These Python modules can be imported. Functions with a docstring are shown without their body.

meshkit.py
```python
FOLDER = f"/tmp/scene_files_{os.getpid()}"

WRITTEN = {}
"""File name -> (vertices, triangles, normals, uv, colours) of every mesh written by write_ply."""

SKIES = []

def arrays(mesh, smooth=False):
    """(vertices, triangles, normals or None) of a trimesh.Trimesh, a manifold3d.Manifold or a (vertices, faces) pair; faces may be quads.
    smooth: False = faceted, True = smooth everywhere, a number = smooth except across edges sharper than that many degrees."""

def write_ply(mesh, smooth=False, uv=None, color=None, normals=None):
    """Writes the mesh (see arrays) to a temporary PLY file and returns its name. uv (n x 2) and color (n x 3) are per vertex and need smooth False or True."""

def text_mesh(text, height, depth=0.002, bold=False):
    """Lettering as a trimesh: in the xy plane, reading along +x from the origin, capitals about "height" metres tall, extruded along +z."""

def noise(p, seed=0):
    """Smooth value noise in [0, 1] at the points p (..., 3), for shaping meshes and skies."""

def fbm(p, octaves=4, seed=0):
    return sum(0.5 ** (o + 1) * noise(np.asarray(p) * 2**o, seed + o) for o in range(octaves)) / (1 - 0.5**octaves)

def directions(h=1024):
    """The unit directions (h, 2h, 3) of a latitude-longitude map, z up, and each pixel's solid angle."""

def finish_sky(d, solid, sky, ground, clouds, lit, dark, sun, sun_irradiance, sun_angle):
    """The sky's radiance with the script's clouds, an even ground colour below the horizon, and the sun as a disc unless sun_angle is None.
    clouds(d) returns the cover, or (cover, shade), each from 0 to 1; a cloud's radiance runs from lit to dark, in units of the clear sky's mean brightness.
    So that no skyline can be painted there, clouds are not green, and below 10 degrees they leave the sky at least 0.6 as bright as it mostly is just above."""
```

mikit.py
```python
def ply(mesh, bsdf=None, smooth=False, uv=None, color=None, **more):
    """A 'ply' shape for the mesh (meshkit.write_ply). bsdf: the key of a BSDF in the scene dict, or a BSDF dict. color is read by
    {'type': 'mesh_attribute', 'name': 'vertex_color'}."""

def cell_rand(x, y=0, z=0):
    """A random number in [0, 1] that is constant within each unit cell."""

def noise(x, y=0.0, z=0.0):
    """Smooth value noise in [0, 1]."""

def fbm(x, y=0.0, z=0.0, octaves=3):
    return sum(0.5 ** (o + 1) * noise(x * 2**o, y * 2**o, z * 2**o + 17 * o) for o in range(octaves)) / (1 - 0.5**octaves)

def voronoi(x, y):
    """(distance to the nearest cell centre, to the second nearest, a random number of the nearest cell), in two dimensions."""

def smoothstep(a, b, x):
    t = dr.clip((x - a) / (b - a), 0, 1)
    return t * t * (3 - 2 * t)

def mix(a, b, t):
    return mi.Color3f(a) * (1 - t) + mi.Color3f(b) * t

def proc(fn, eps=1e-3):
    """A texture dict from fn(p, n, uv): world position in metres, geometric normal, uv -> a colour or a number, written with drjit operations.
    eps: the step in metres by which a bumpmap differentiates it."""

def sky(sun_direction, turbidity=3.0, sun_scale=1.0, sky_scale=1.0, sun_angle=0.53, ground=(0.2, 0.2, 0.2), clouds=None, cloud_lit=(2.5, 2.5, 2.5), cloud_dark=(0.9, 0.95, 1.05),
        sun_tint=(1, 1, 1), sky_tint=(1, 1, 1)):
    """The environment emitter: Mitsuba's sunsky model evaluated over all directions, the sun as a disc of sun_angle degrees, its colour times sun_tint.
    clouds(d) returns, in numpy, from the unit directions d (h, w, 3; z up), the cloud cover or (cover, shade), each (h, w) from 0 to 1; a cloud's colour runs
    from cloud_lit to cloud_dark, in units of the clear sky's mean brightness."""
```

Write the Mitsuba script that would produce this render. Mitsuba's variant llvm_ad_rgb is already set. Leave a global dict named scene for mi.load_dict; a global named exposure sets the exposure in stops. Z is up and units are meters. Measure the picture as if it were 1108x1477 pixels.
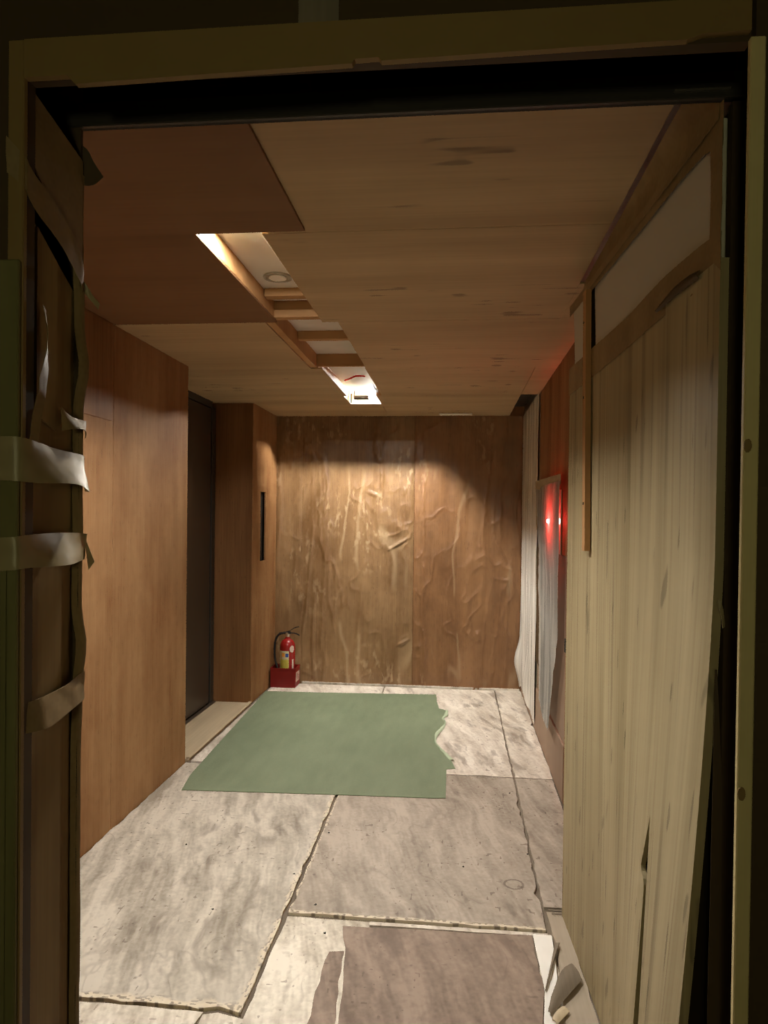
import math, random
import numpy as np, trimesh, manifold3d, shapely
import drjit as dr
import mitsuba as mi
import mikit, meshkit
from shapely.geometry import Polygon
from mikit import noise, fbm, smoothstep, mix
T = mi.ScalarTransform4f
random.seed(7)
rng = np.random.default_rng(7)
scene, labels = {}, {}

# ------------------------------------------------------------------ camera
F, W, H = 1024.0, 1108, 1477
psi, th, roll = math.atan(104 / F), 0.012, 0.012
fw = np.array([-math.sin(psi) * math.cos(th), math.cos(psi) * math.cos(th), -math.sin(th)])
r0 = np.cross(fw, [0, 0, 1]); r0 /= np.linalg.norm(r0)
u0 = np.cross(r0, fw)
up = u0 * math.cos(roll) - r0 * math.sin(roll)
EYE = np.array([0, 0, 1.5])
scene['camera'] = {'type': 'perspective', 'fov_axis': 'x', 'fov': math.degrees(2 * math.atan(W / 2 / F)),
                   'near_clip': 0.02, 'far_clip': 50.0, 'principal_point_offset_x': 0.0, 'principal_point_offset_y': -18.5 / H,
                   'to_world': T().look_at(origin=EYE.tolist(), target=(EYE + fw).tolist(), up=up.tolist())}
# ------------------------------------------------------------------ light levels (the lamps themselves are built below)
exposure = 0.0
L_DOWN = 3750.0      # small downlight above the first ceiling gap
L_FLOOD = 26000.0     # bare work lamp in the last ceiling gap
L_CAB = 4.0           # dim greenish lamp added unseen behind the camera for the jambs and trim
L_LED = 480.0
C_WARM = (1.0, 0.94, 0.83)
C_CAB = (1.0, 0.97, 0.50)

CEIL, SOFF = 2.385, 2.47
XL, XR, YB = -1.61, 0.58, 6.25

# ------------------------------------------------------------------ helpers
def numbered(name):
    if name not in USED: USED.add(name); return name
    k = 1
    while f'{name}_{k:03d}' in USED: k += 1
    USED.add(f'{name}_{k:03d}')
    return f'{name}_{k:03d}'
USED = set()

def obj(name, mesh, mat, parent=None, smooth=False, label=None, cat=None, group=None, kind=None, emit=None, **kw):
    key = numbered((parent + '__' if parent else '') + name)
    d = mikit.ply(mesh, mat, smooth=smooth, **kw)
    if emit is not None: d['emitter'] = {'type': 'area', 'radiance': {'type': 'rgb', 'value': list(map(float, emit))}}
    scene[key] = d
    if label or cat or group or kind: tag(key, label, cat, group, kind)
    return key

def tag(key, label=None, cat=None, group=None, kind=None):
    d = labels.setdefault(key, {})
    for a, b in (('label', label), ('category', cat), ('group', group), ('kind', kind)):
        if b: d[a] = b

def thing(name, label, cat, group=None):
    key = numbered(name); tag(key, label, cat, group); return key

def struct(name, mesh, mat, label, cat='wall', **kw):
    return obj(name, mesh, mat, label=label, cat=cat, kind='structure', **kw)

def box(x0, x1, y0, y1, z0, z1, ch=0.0):
    if ch <= 0:
        m = trimesh.creation.box(extents=(x1 - x0, y1 - y0, z1 - z0))
        m.apply_translation(((x0 + x1) / 2, (y0 + y1) / 2, (z0 + z1) / 2)); return m
    pts = []
    for a in (0, 1):
        for b in (0, 1):
            for c in (0, 1):
                X, Y, Z = (x0, x1)[a], (y0, y1)[b], (z0, z1)[c]
                sx, sy, sz = 1 - 2 * a, 1 - 2 * b, 1 - 2 * c
                pts += [(X + sx * ch, Y + sy * ch, Z), (X + sx * ch, Y, Z + sz * ch), (X, Y + sy * ch, Z + sz * ch)]
    return trimesh.convex.convex_hull(np.array(pts))

def join(*ms): return trimesh.util.concatenate(list(ms))

def extr(poly, z0, z1):
    m = trimesh.creation.extrude_polygon(poly, z1 - z0, engine='earcut'); m.apply_translation((0, 0, z0)); return m

def rough_poly(pts, jit=0.003, step=0.05, seed=0, chips=0):
    """A closed outline with a slightly chewed edge."""
    r = np.random.default_rng(seed); out = []
    pts = [np.array(p, float) for p in pts]
    for a, b in zip(pts, pts[1:] + pts[:1]):
        n = max(1, int(np.linalg.norm(b - a) / step)); t = (b - a) / np.linalg.norm(b - a); nn = np.array([-t[1], t[0]])
        for k in range(n):
            q = a + (b - a) * k / n
            j = r.normal() * jit
            if chips and r.random() < chips: j = abs(j) * 3 + jit * 2
            out.append(q + nn * (j if k else 0))
    p = Polygon(out)
    return p if p.is_valid else max(getattr(p.buffer(0), 'geoms', [p.buffer(0)]), key=lambda g: g.area)

def grid_open(P):
    P = np.asarray(P, float); n, m, _ = P.shape
    return trimesh.Trimesh(P.reshape(-1, 3), [t for i in range(n - 1) for j in range(m - 1) for t in ((i * m + j, i * m + m + j, i * m + m + j + 1), (i * m + j, i * m + m + j + 1, i * m + j + 1))], process=False)

def grid_solid(P, t):
    """A thin sheet: grid of points (n, m, 3) given a thickness."""
    P = np.asarray(P, float); n, m, _ = P.shape
    du, dv = np.gradient(P, axis=0), np.gradient(P, axis=1)
    N = np.cross(du, dv); N /= np.linalg.norm(N, axis=2, keepdims=True) + 1e-12
    A, B = (P + N * t / 2).reshape(-1, 3), (P - N * t / 2).reshape(-1, 3)
    idx = lambda i, j: i * m + j
    f = []; o = n * m
    for i in range(n - 1):
        for j in range(m - 1):
            a, b, c, d = idx(i, j), idx(i + 1, j), idx(i + 1, j + 1), idx(i, j + 1)
            f += [(a, b, c), (a, c, d), (o + a, o + c, o + b), (o + a, o + d, o + c)]
    rim = [idx(i, 0) for i in range(n)] + [idx(n - 1, j) for j in range(1, m)] + [idx(i, m - 1) for i in range(n - 2, -1, -1)] + [idx(0, j) for j in range(m - 2, 0, -1)]
    for a, b in zip(rim, rim[1:] + rim[:1]): f += [(a, o + a, o + b), (a, o + b, b)]
    mesh = trimesh.Trimesh(np.vstack([A, B]), f, process=False); trimesh.repair.fix_normals(mesh)
    return mesh

def spline(pts, n):
    from scipy.interpolate import PchipInterpolator
    pts = np.asarray(pts, float); s = np.r_[0, np.cumsum(np.linalg.norm(np.diff(pts, axis=0), axis=1))]
    return PchipInterpolator(s / s[-1], pts)(np.linspace(0, 1, n))

def ribbon(A, B, n=24, m=7, t=0.0012, bow=(0, 0, 0), rip=0.0, seed=0):
    """A strip between the edge curves A and B, bowed along the middle."""
    a, b = spline(A, n), spline(B, n)
    v = np.linspace(0, 1, m)[None, :, None]
    P = a[:, None] * (1 - v) + b[:, None] * v + np.sin(np.pi * v) * np.array(bow)[None, None]
    if rip: P = P + (meshkit.fbm(P * 22, seed=seed)[..., None] - 0.5) * rip * np.array([1, 1, 0.6])
    return grid_solid(P, t)

def tube(pts, r, sides=12):
    p = np.asarray(pts, float); rr = np.broadcast_to(np.asarray(r, float), (len(p),))
    t = np.gradient(p, axis=0); t /= np.linalg.norm(t, axis=1, keepdims=True)
    ref = np.array([0.3, 0.9, 0.2]); a = np.cross(t, ref); a /= np.linalg.norm(a, axis=1, keepdims=True); b = np.cross(t, a)
    ang = np.linspace(0, 2 * np.pi, sides, endpoint=False)
    V = (p[:, None] + rr[:, None, None] * (np.cos(ang)[None, :, None] * a[:, None] + np.sin(ang)[None, :, None] * b[:, None])).reshape(-1, 3)
    f = []
    for i in range(len(p) - 1):
        for j in range(sides):
            k = (j + 1) % sides
            f += [(i * sides + j, i * sides + k, (i + 1) * sides + k), (i * sides + j, (i + 1) * sides + k, (i + 1) * sides + j)]
    o = len(V); V = np.vstack([V, p[0], p[-1]])
    for j in range(sides):
        k = (j + 1) % sides; f += [(o, k, j), (o + 1, (len(p) - 1) * sides + j, (len(p) - 1) * sides + k)]
    m = trimesh.Trimesh(V, f, process=False); trimesh.repair.fix_normals(m); return m

def lathe(prof, at, sides=40):
    m = trimesh.creation.revolve(np.array(prof, float), sections=sides); m.apply_translation(at); trimesh.repair.fix_normals(m); return m

# ------------------------------------------------------------------ materials
def sc(c, k): return tuple(k * x for x in c)
def bsdf(name, color, rough=0.6, spec=0.3, bump=None, bscale=1.0, metallic=0.0, eps=1e-3, **kw):
    base = mikit.proc(color) if callable(color) else {'type': 'rgb', 'value': list(color)}
    d = {'type': 'principled', 'base_color': base, 'roughness': rough, 'specular': spec, 'metallic': metallic, **kw}
    if bump is not None: d = {'type': 'bumpmap', 'arbitrary': mikit.proc(bump, eps=eps), 'scale': bscale, 'bsdf': d}
    scene[name] = {'type': 'twosided', 'bsdf': d}

def ply_upright(dark, light, seed, stain=0.0, blotch=0.0, pale_marks=0.0):
    """Rotary-cut veneer, grain upright: works on any wall."""
    def fn(p, n, uv):
        u, w = p.x + p.y * 1.001 + seed * 3.7, p.z
        fig = fbm(u * 7 + 0.35 * noise(u * 3, w * 2.3), w * 0.9, seed, octaves=4)
        fib = noise(u * 130, w * 3.0, seed + 5)
        fine = noise(u * 420, w * 14, seed + 9)
        pore = smoothstep(0.82, 0.95, noise(u * 260, w * 22, seed + 2))
        t = 0.5 + (fig - 0.5) * (1.7 - blotch) + (fib - 0.5) * (0.34 - 0.2 * blotch) + (fine - 0.5) * 0.16
        if blotch:
            q = fbm(u * 2.4, w * 1.6, seed + 40)
            t = t + blotch * ((fbm(u * 6 + 3 * q, w * 4 + 3 * q, seed + 41, octaves=5) - 0.5) * 1.5 + (noise(u * 45, w * 28, seed + 42) - 0.5) * 0.25)
        c = mix(dark, light, dr.clip(t, 0, 1)) * (1 - 0.16 * pore)
        if pale_marks:  # pale streaks and flecks painted in for crinkle highlights and scratches
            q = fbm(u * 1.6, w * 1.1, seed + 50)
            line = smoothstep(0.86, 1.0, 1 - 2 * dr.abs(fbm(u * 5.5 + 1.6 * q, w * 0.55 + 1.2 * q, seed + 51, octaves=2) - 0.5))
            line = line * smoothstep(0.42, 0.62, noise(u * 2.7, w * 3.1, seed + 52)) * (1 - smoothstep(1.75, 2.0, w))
            pale_flecks = smoothstep(0.55, 0.85, fbm(u * 30 + 3 * q, w * 14 + 2 * q, seed + 53, octaves=3)) * smoothstep(0.45, 0.72, noise(u * 3.1, w * 2.6, seed + 54))
            c = mix(c, (0.55, 0.42, 0.26), pale_marks * dr.clip(0.7 * line + pale_flecks, 0, 1))
        if stain: c = c * (1 - stain * smoothstep(0.58, 0.8, fbm(u * 2.2 + 7, w * 1.7, seed + 3)))
        return c
    return fn

def wrinkle(p, n, uv):
    u, w = p.x + p.y, p.z
    q = fbm(u * 5.0, w * 1.6, 3, octaves=3)
    r1 = 1 - dr.abs(noise(u * 9 + 2.5 * q, w * 3.2 + 2 * q, 11) - 0.5) * 2
    r2 = 1 - dr.abs(noise(u * 24 + 3 * q, w * 15 + 3 * q, 21) - 0.5) * 2
    patch = smoothstep(0.5, 0.75, noise(u * 2.2 + 1, w * 2.2, 31))
    return 0.0012 * r1 ** 6 * noise(u * 3, w * 1.3, 5) + 0.0010 * patch * r2 ** 4 + 0.0006 * fbm(u * 40, w * 5, 7)

bsdf('luan', ply_upright((0.200, 0.090, 0.034), (0.325, 0.188, 0.088), 1, 0.12, 0.5), 0.75, 0.12)
bsdf('luan_b', ply_upright((0.165, 0.074, 0.028), (0.28, 0.145, 0.063), 4, 0.1), 0.7, 0.15)
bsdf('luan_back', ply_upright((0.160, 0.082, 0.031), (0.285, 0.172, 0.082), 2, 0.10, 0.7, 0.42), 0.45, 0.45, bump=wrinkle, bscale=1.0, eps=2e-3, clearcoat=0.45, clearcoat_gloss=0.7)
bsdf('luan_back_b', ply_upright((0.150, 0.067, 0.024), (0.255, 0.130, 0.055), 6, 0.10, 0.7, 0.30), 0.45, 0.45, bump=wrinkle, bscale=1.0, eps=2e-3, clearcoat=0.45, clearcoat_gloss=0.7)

def ply_flat(dark, light, seed, along_x, knots=0.0):
    def fn(p, n, uv):
        u, w = (p.y, p.x) if along_x else (p.x, p.y)
        u = u + seed * 2.3
        fig = fbm(u * 6 + 0.5 * noise(u * 2, w * 2), w * 0.8, seed, octaves=4)
        fib = noise(u * 110, w * 3, seed + 5); fine = noise(u * 380, w * 12, seed + 9)
        t = dr.clip(0.5 + (fig - 0.5) * 1.5 + (fib - 0.5) * 0.25 + (fine - 0.5) * 0.12, 0, 1)
        c = mix(dark, light, t)
        if knots: c = c * (1 - knots * smoothstep(0.80, 0.93, noise(u * 42 + 4, w * 9, seed + 13)) * smoothstep(0.62, 0.75, noise(u * 3.5, w * 3.5, seed)))
        return c
    return fn
bsdf('ply_ceiling', ply_flat((0.355, 0.245, 0.135), (0.47, 0.338, 0.198), 1, True, 0.4), 0.6, 0.25)
bsdf('ply_ceiling_dark', ply_flat((0.150, 0.074, 0.032), (0.190, 0.098, 0.045), 3, True), 0.6, 0.25)
bsdf('batten_wood', ply_flat((0.34, 0.18, 0.075), (0.48, 0.28, 0.13), 5, True), 0.6, 0.2)

def pine(p, n, uv):
    u, w = p.y * 1.0 + p.x, p.z
    fig = fbm(u * 9, w * 0.55, 3, octaves=4); fib = noise(u * 95, w * 1.3, 8); fine = noise(u * 300, w * 7, 2)
    streak = smoothstep(0.66, 0.9, noise(u * 80, w * 1.7, 12))
    t = dr.clip(0.5 + (fig - 0.5) * 1.3 + (fib - 0.5) * 0.4 + (fine - 0.5) * 0.15, 0, 1)
    mark = smoothstep(0.86, 0.95, noise(u * 48, w * 9 + u * 14, 17))
    return mix((0.245, 0.195, 0.106), (0.385, 0.320, 0.196), t) * (1 - 0.20 * streak) * (1 - 0.35 * mark)
bsdf('pine', pine, 0.55, 0.3)

def floor_ply(dark, light, worn, dirt, seed, edges=(), along=None):
    """Trodden sheet: veneer grain, footmarks, scuffs; the named edges worn down to pale splinters."""
    def fn(p, n, uv):
        u, w = p.x + 0.25 * p.y, p.y - 0.2 * p.x
        warp = fbm(p.x * 3, p.y * 3, seed + 20)
        fig = fbm(u * 17 + 2.5 * warp, w * 3.4 + 1.5 * warp, seed, octaves=5)
        fib = noise(u * 110 + 3 * warp, w * 11, seed + 2); grit = fbm(p.x * 70, p.y * 70, seed + 4, octaves=3)
        big = fbm(p.x * 1.7, p.y * 1.5, seed + 30, octaves=3)
        t = dr.clip(0.5 + (fig - 0.5) * 1.5 + (big - 0.5) * 0.9 + (fib - 0.5) * 0.3 + (grit - 0.5) * 0.55, 0, 1)
        c = mix(dark, light, t)
        smear = smoothstep(0.50, 0.80, fbm(u * 22 + 3 * warp, w * 6, seed + 6, octaves=4)) * smoothstep(0.40, 0.65, fbm(p.x * 3.5, p.y * 3.0, seed + 31, octaves=2))
        c = mix(c, dirt, 0.55 * smear)
        vein = 1 - smoothstep(0.0, 0.05, dr.abs(fbm(u * 11 + 2 * warp, w * 4.5, seed + 15, octaves=3) - 0.5))
        c = mix(c, dirt, 0.22 * vein * smoothstep(0.45, 0.7, noise(p.x * 5, p.y * 5, seed + 16)))
        fleck = smoothstep(0.86, 0.93, noise(p.x * 70, p.y * 55, seed + 7))
        c = mix(c, dirt, 0.55 * fleck * smoothstep(0.5, 0.62, noise(p.x * 5, p.y * 5, seed + 8)))
        ring = dr.abs(dr.sqrt(dr.square(p.x - 0.255) + dr.square(p.y - 2.93)) - 0.035 - 0.004 * noise(p.x * 40, p.y * 40))
        c = mix(c, dirt, 0.6 * (1 - smoothstep(0.003, 0.007, ring)))
        for axis, at, wid in edges:
            q = p.x if axis == 'x' else p.y; o = p.y if axis == 'x' else p.x
            m = 1 - smoothstep(0.35, 1.0, dr.abs(q - at) / (wid * (0.15 + 0.9 * fbm(o * 26, q * 26, seed + 9) + 0.3 * noise(o * 5, 0, seed))))
            c = mix(c, mix(worn, dirt, 0.8 * smoothstep(0.58, 0.72, noise(o * 85, q * 150, seed + 11))), 0.8 * m)
        return c
    return fn
PALE = (0.72, 0.64, 0.50)
bsdf('floor_left', floor_ply((0.31, 0.278, 0.228), (0.60, 0.555, 0.48), PALE, (0.15, 0.12, 0.095), 1, (('y', 2.075, 0.05), ('x', -0.62, 0.04))), 0.55, 0.3)
bsdf('floor_mid', floor_ply((0.27, 0.228, 0.183), (0.46, 0.400, 0.335), PALE, (0.13, 0.10, 0.075), 7, (('y', 2.615, 0.035), ('x', -0.615, 0.02))), 0.55, 0.3)
bsdf('floor_far', floor_ply((0.48, 0.42, 0.35), (0.80, 0.75, 0.67), PALE, (0.17, 0.13, 0.10), 13), 0.5, 0.35)
bsdf('floor_white', floor_ply((0.42, 0.37, 0.295), (0.84, 0.79, 0.69), (0.86, 0.82, 0.73), (0.26, 0.20, 0.15), 19), 0.55, 0.3)
bsdf('floor_brown', floor_ply((0.185, 0.135, 0.105), (0.34, 0.262, 0.210), (0.45, 0.36, 0.28), (0.14, 0.10, 0.08), 25), 0.6, 0.25)
bsdf('floor_sill', ply_flat((0.42, 0.34, 0.23), (0.58, 0.48, 0.33), 9, False), 0.55, 0.3)
def matc(p, n, uv):
    a = fbm(p.x * 3.1, p.y * 2.7, 41, octaves=4); b = noise(p.x * 320, p.y * 320, 5); c = fbm(p.x * 24, p.y * 6, 9)
    return mix((0.150, 0.190, 0.120), (0.212, 0.256, 0.168), dr.clip(0.5 + (a - 0.5) * 0.6 + (b - 0.5) * 0.4 + (c - 0.5) * 0.5, 0, 1))
bsdf('green_felt', matc, 0.75, 0.2)
bsdf('green_pale', (0.42, 0.50, 0.36), 0.7, 0.2)
def kraftc(p, n, uv):
    a = fbm(p.x * 9 + p.y * 7, p.z * 8, p.y * 9, octaves=4); b = noise(p.x * 160 + p.y * 160, p.z * 160, 2)
    return mix((0.17, 0.112, 0.050), (0.25, 0.178, 0.088), dr.clip(0.5 + (a - 0.5) * 1.5 + (b - 0.5) * 0.3, 0, 1))
bsdf('kraft', kraftc, 0.5, 0.35)
def cardc(p, n, uv):
    a = fbm(p.x * 5 + p.y * 12, p.z * 2.5, octaves=4); b = noise(p.y * 240, p.z * 5, 2)
    return mix((0.20, 0.130, 0.056), (0.29, 0.198, 0.094), dr.clip(0.5 + (a - 0.5) * 1.5 + (b - 0.5) * 0.3, 0, 1))
bsdf('cardboard', cardc, 0.7, 0.2)
def tapec(p, n, uv):
    a = fbm(p.x * 14, p.y * 14, p.z * 30, octaves=3)
    return mix((0.21, 0.165, 0.085), (0.29, 0.235, 0.13), a)
bsdf('pale_tape', tapec, 0.4, 0.4)
bsdf('dark_brown', (0.06, 0.038, 0.018), 0.6, 0.25)
bsdf('olive_sheet', lambda p, n, uv: mix((0.120, 0.110, 0.042), (0.165, 0.150, 0.064), fbm(p.x * 40, p.z * 2.5, octaves=3)), 0.7, 0.2)
bsdf('trim_wood', ply_flat((0.42, 0.34, 0.16), (0.54, 0.44, 0.23), 12, False), 0.55, 0.3)
bsdf('trim_brown', ply_flat((0.17, 0.105, 0.038), (0.22, 0.145, 0.056), 14, True), 0.55, 0.3)
bsdf('black', (0.012, 0.011, 0.010), 0.6, 0.2)
bsdf('black_metal', (0.028, 0.024, 0.020), 0.45, 0.4)
bsdf('door_metal', (0.055, 0.043, 0.032), 0.35, 0.5, metallic=0.3)
bsdf('steel', (0.55, 0.52, 0.47), 0.35, metallic=1.0)
bsdf('chrome', (0.8, 0.78, 0.74), 0.2, metallic=1.0)
bsdf('white_board', (0.46, 0.42, 0.36), 0.7, 0.2)
bsdf('white_paint', lambda p, n, uv: mix((0.58, 0.53, 0.46), (0.72, 0.68, 0.61), fbm(p.x * 6, p.y * 6, octaves=3)), 0.7, 0.2)
bsdf('white_paper', (0.85, 0.83, 0.79), 0.6, 0.2)
bsdf('grey_board', ply_flat((0.33, 0.275, 0.21), (0.46, 0.39, 0.31), 21, False), 0.6, 0.25)
bsdf('splinter', ply_flat((0.10, 0.08, 0.06), (0.22, 0.18, 0.135), 23, False), 0.7, 0.2)
def filmc(p, n, uv):
    a = fbm(p.y * 16, p.z * 1.8, 4, octaves=4); b = noise(p.y * 60, p.z * 4, 9)
    return mix((0.40, 0.39, 0.36), (0.74, 0.72, 0.67), dr.clip(0.5 + (a - 0.5) * 1.9 + (b - 0.5) * 0.35, 0, 1))
bsdf('film_grey', filmc, 0.32, 0.5)
scene['film_clear'] = {'type': 'principledthin', 'base_color': mikit.proc(filmc), 'roughness': 0.45, 'diff_trans': 0.8, 'spec_trans': 0.0, 'eta': 1.4}
bsdf('skirting', ply_flat((0.22, 0.145, 0.10), (0.34, 0.24, 0.17), 27, False), 0.6, 0.25)
bsdf('red_paint', (0.26, 0.008, 0.008), 0.28, 0.5, clearcoat=0.5, clearcoat_gloss=0.9)
bsdf('red_box', (0.17, 0.006, 0.005), 0.45, 0.4)
bsdf('rubber', (0.014, 0.012, 0.012), 0.5, 0.3)
bsdf('label_yellow', (0.50, 0.44, 0.08), 0.5, 0.3)
bsdf('label_cream', (0.55, 0.48, 0.31), 0.5, 0.3)
bsdf('label_blue', (0.05, 0.09, 0.30), 0.5, 0.3)
bsdf('label_orange', (0.70, 0.30, 0.06), 0.5, 0.3)
bsdf('label_pink', (0.58, 0.43, 0.37), 0.5, 0.3)
bsdf('red_wire', (0.6, 0.03, 0.02), 0.4, 0.4)
bsdf('blue_film', (0.45, 0.55, 0.70), 0.2, 0.6)
bsdf('lamp_off', (0.4, 0.38, 0.33), 0.4, 0.4)
bsdf('led_lens', (0.6, 0.05, 0.04), 0.3, 0.4)
bsdf('glow', (0.9, 0.88, 0.82), 0.5, 0.2)

# ================================================================== FLOOR
fl = struct('floor', box(-2.0, 0.75, 1.23, 6.4, -0.06, -0.012), 'splinter', 'dark floor base under the loose plywood sheets of the lobby', 'floor')
def board(pts, z0, z1, mat, jit=0.002, seed=0, chips=0.0, parent=None, label=None, step=0.05):
    k = obj('board', extr(rough_poly(pts, jit, step, seed, chips), z0, z1), mat, parent or fl)
    if label: tag(k, label)
    return k
def rect(x0, x1, y0, y1): return [(x0, y0), (x1, y0), (x1, y1), (x0, y1)]
board([(-1.605, 2.08), (-0.80, 2.078), (-0.76, 2.07), (-0.70, 2.088), (-0.627, 2.066), (-0.626, 4.128), (-1.605, 4.128)], -0.012, 0.0, 'floor_left', 0.0022, 1, 0.06, label='large scuffed pale sheet along the left wall with a broken front corner')
board(rect(-0.612, 0.345, 2.616, 4.13), -0.012, 0.0, 'floor_mid', 0.0022, 2, 0.06, label='brown trodden sheet in the middle with a frayed pale front edge')
board(rect(0.356, 0.568, 2.772, 4.13), -0.012, 0.0, 'floor_mid', 0.0018, 3, 0.03, label='narrow sheet along the right wall')
board(rect(0.356, 0.572, 4.142, 6.236), -0.012, 0.0, 'floor_far', 0.002, 4, 0.05)
board(rect(-0.600, 0.345, 4.142, 6.205), -0.012, 0.0, 'floor_far', 0.002, 5, 0.05)
board(rect(-1.585, -0.612, 4.160, 6.205), -0.012, 0.0, 'floor_far', 0.002, 6, 0.03)
board([(-0.395, 2.565), (0.292, 2.590), (0.297, 2.275), (0.274, 2.12), (0.268, 1.5), (-0.30, 1.5), (-0.325, 2.04), (-0.358, 2.37)], -0.012, -0.007, 'floor_brown', 0.003, 7, 0.02, label='dark brown sheet in front of the middle sheet')
board([(-0.418, 2.41), (-0.366, 2.42), (-0.338, 2.04), (-0.32, 1.5), (-0.45, 1.5), (-0.424, 2.04)], -0.012, -0.009, 'floor_brown', 0.003, 8)
board([(-1.605, 1.5), (-0.752, 1.5), (-0.752, 2.0), (-0.742, 2.064), (-1.605, 2.066)], -0.012, -0.005, 'floor_white', 0.002, 9)
board([(-0.742, 1.5), (-0.30, 1.5), (-0.30, 2.607), (-0.612, 2.607), (-0.616, 2.056), (-0.70, 2.074), (-0.742, 2.06)], -0.0118, -0.0100, 'floor_white', 0.002, 15, label='whitish scuffed sheet low between the pale and the brown sheet')
board([(-0.30, 2.585), (0.35, 2.59), (0.35, 2.611), (-0.30, 2.608)], -0.0118, -0.0085, 'floor_far', 0.001, 16)
board([(0.29, 1.5), (0.36, 1.5), (0.36, 2.61), (0.30, 2.58)], -0.0118, -0.0105, 'floor_white', 0.001, 17)
board([(0.372, 1.5), (0.452, 1.5), (0.442, 2.1), (0.425, 2.745), (0.362, 2.745), (0.366, 2.60), (0.374, 2.50), (0.352, 2.30), (0.335, 2.0)], -0.012, -0.003, 'grey_board', 0.002, 10, label='grey broken strip against the right board')
for k in range(4):
    obj('board_edge', box(0.372 + 0.004 * k, 0.428, 2.752 - 0.012 * k, 2.762 - 0.012 * k, -0.012, -0.001 - 0.002 * (k % 2)), 'splinter', fl)
sill = obj('sill_board', box(-1.918, -1.603, 4.17, 5.495, -0.012, 0.006, 0.002), 'floor_sill', fl)
obj('lip', box(-1.624, -1.596, 4.175, 5.49, 0.006, 0.017, 0.003), 'floor_sill', sill)
obj('metal_strip', box(-1.918, -1.885, 4.17, 5.49, 0.006, 0.011, 0.0015), 'steel', sill)
for (x, y) in ((0.337, 3.2), (0.31, 3.9), (-0.58, 3.3), (0.05, 3.05), (-0.655, 2.9), (-1.2, 3.1), (-0.9, 2.6), (-0.52, 2.68), (0.29, 5.1), (0.2, 5.7), (-0.45, 2.50)):
    s = trimesh.creation.cylinder(radius=0.0045, height=0.002, sections=10); s.apply_translation((x, y, 0.0005))
    obj('screw', s, 'black', fl)
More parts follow.
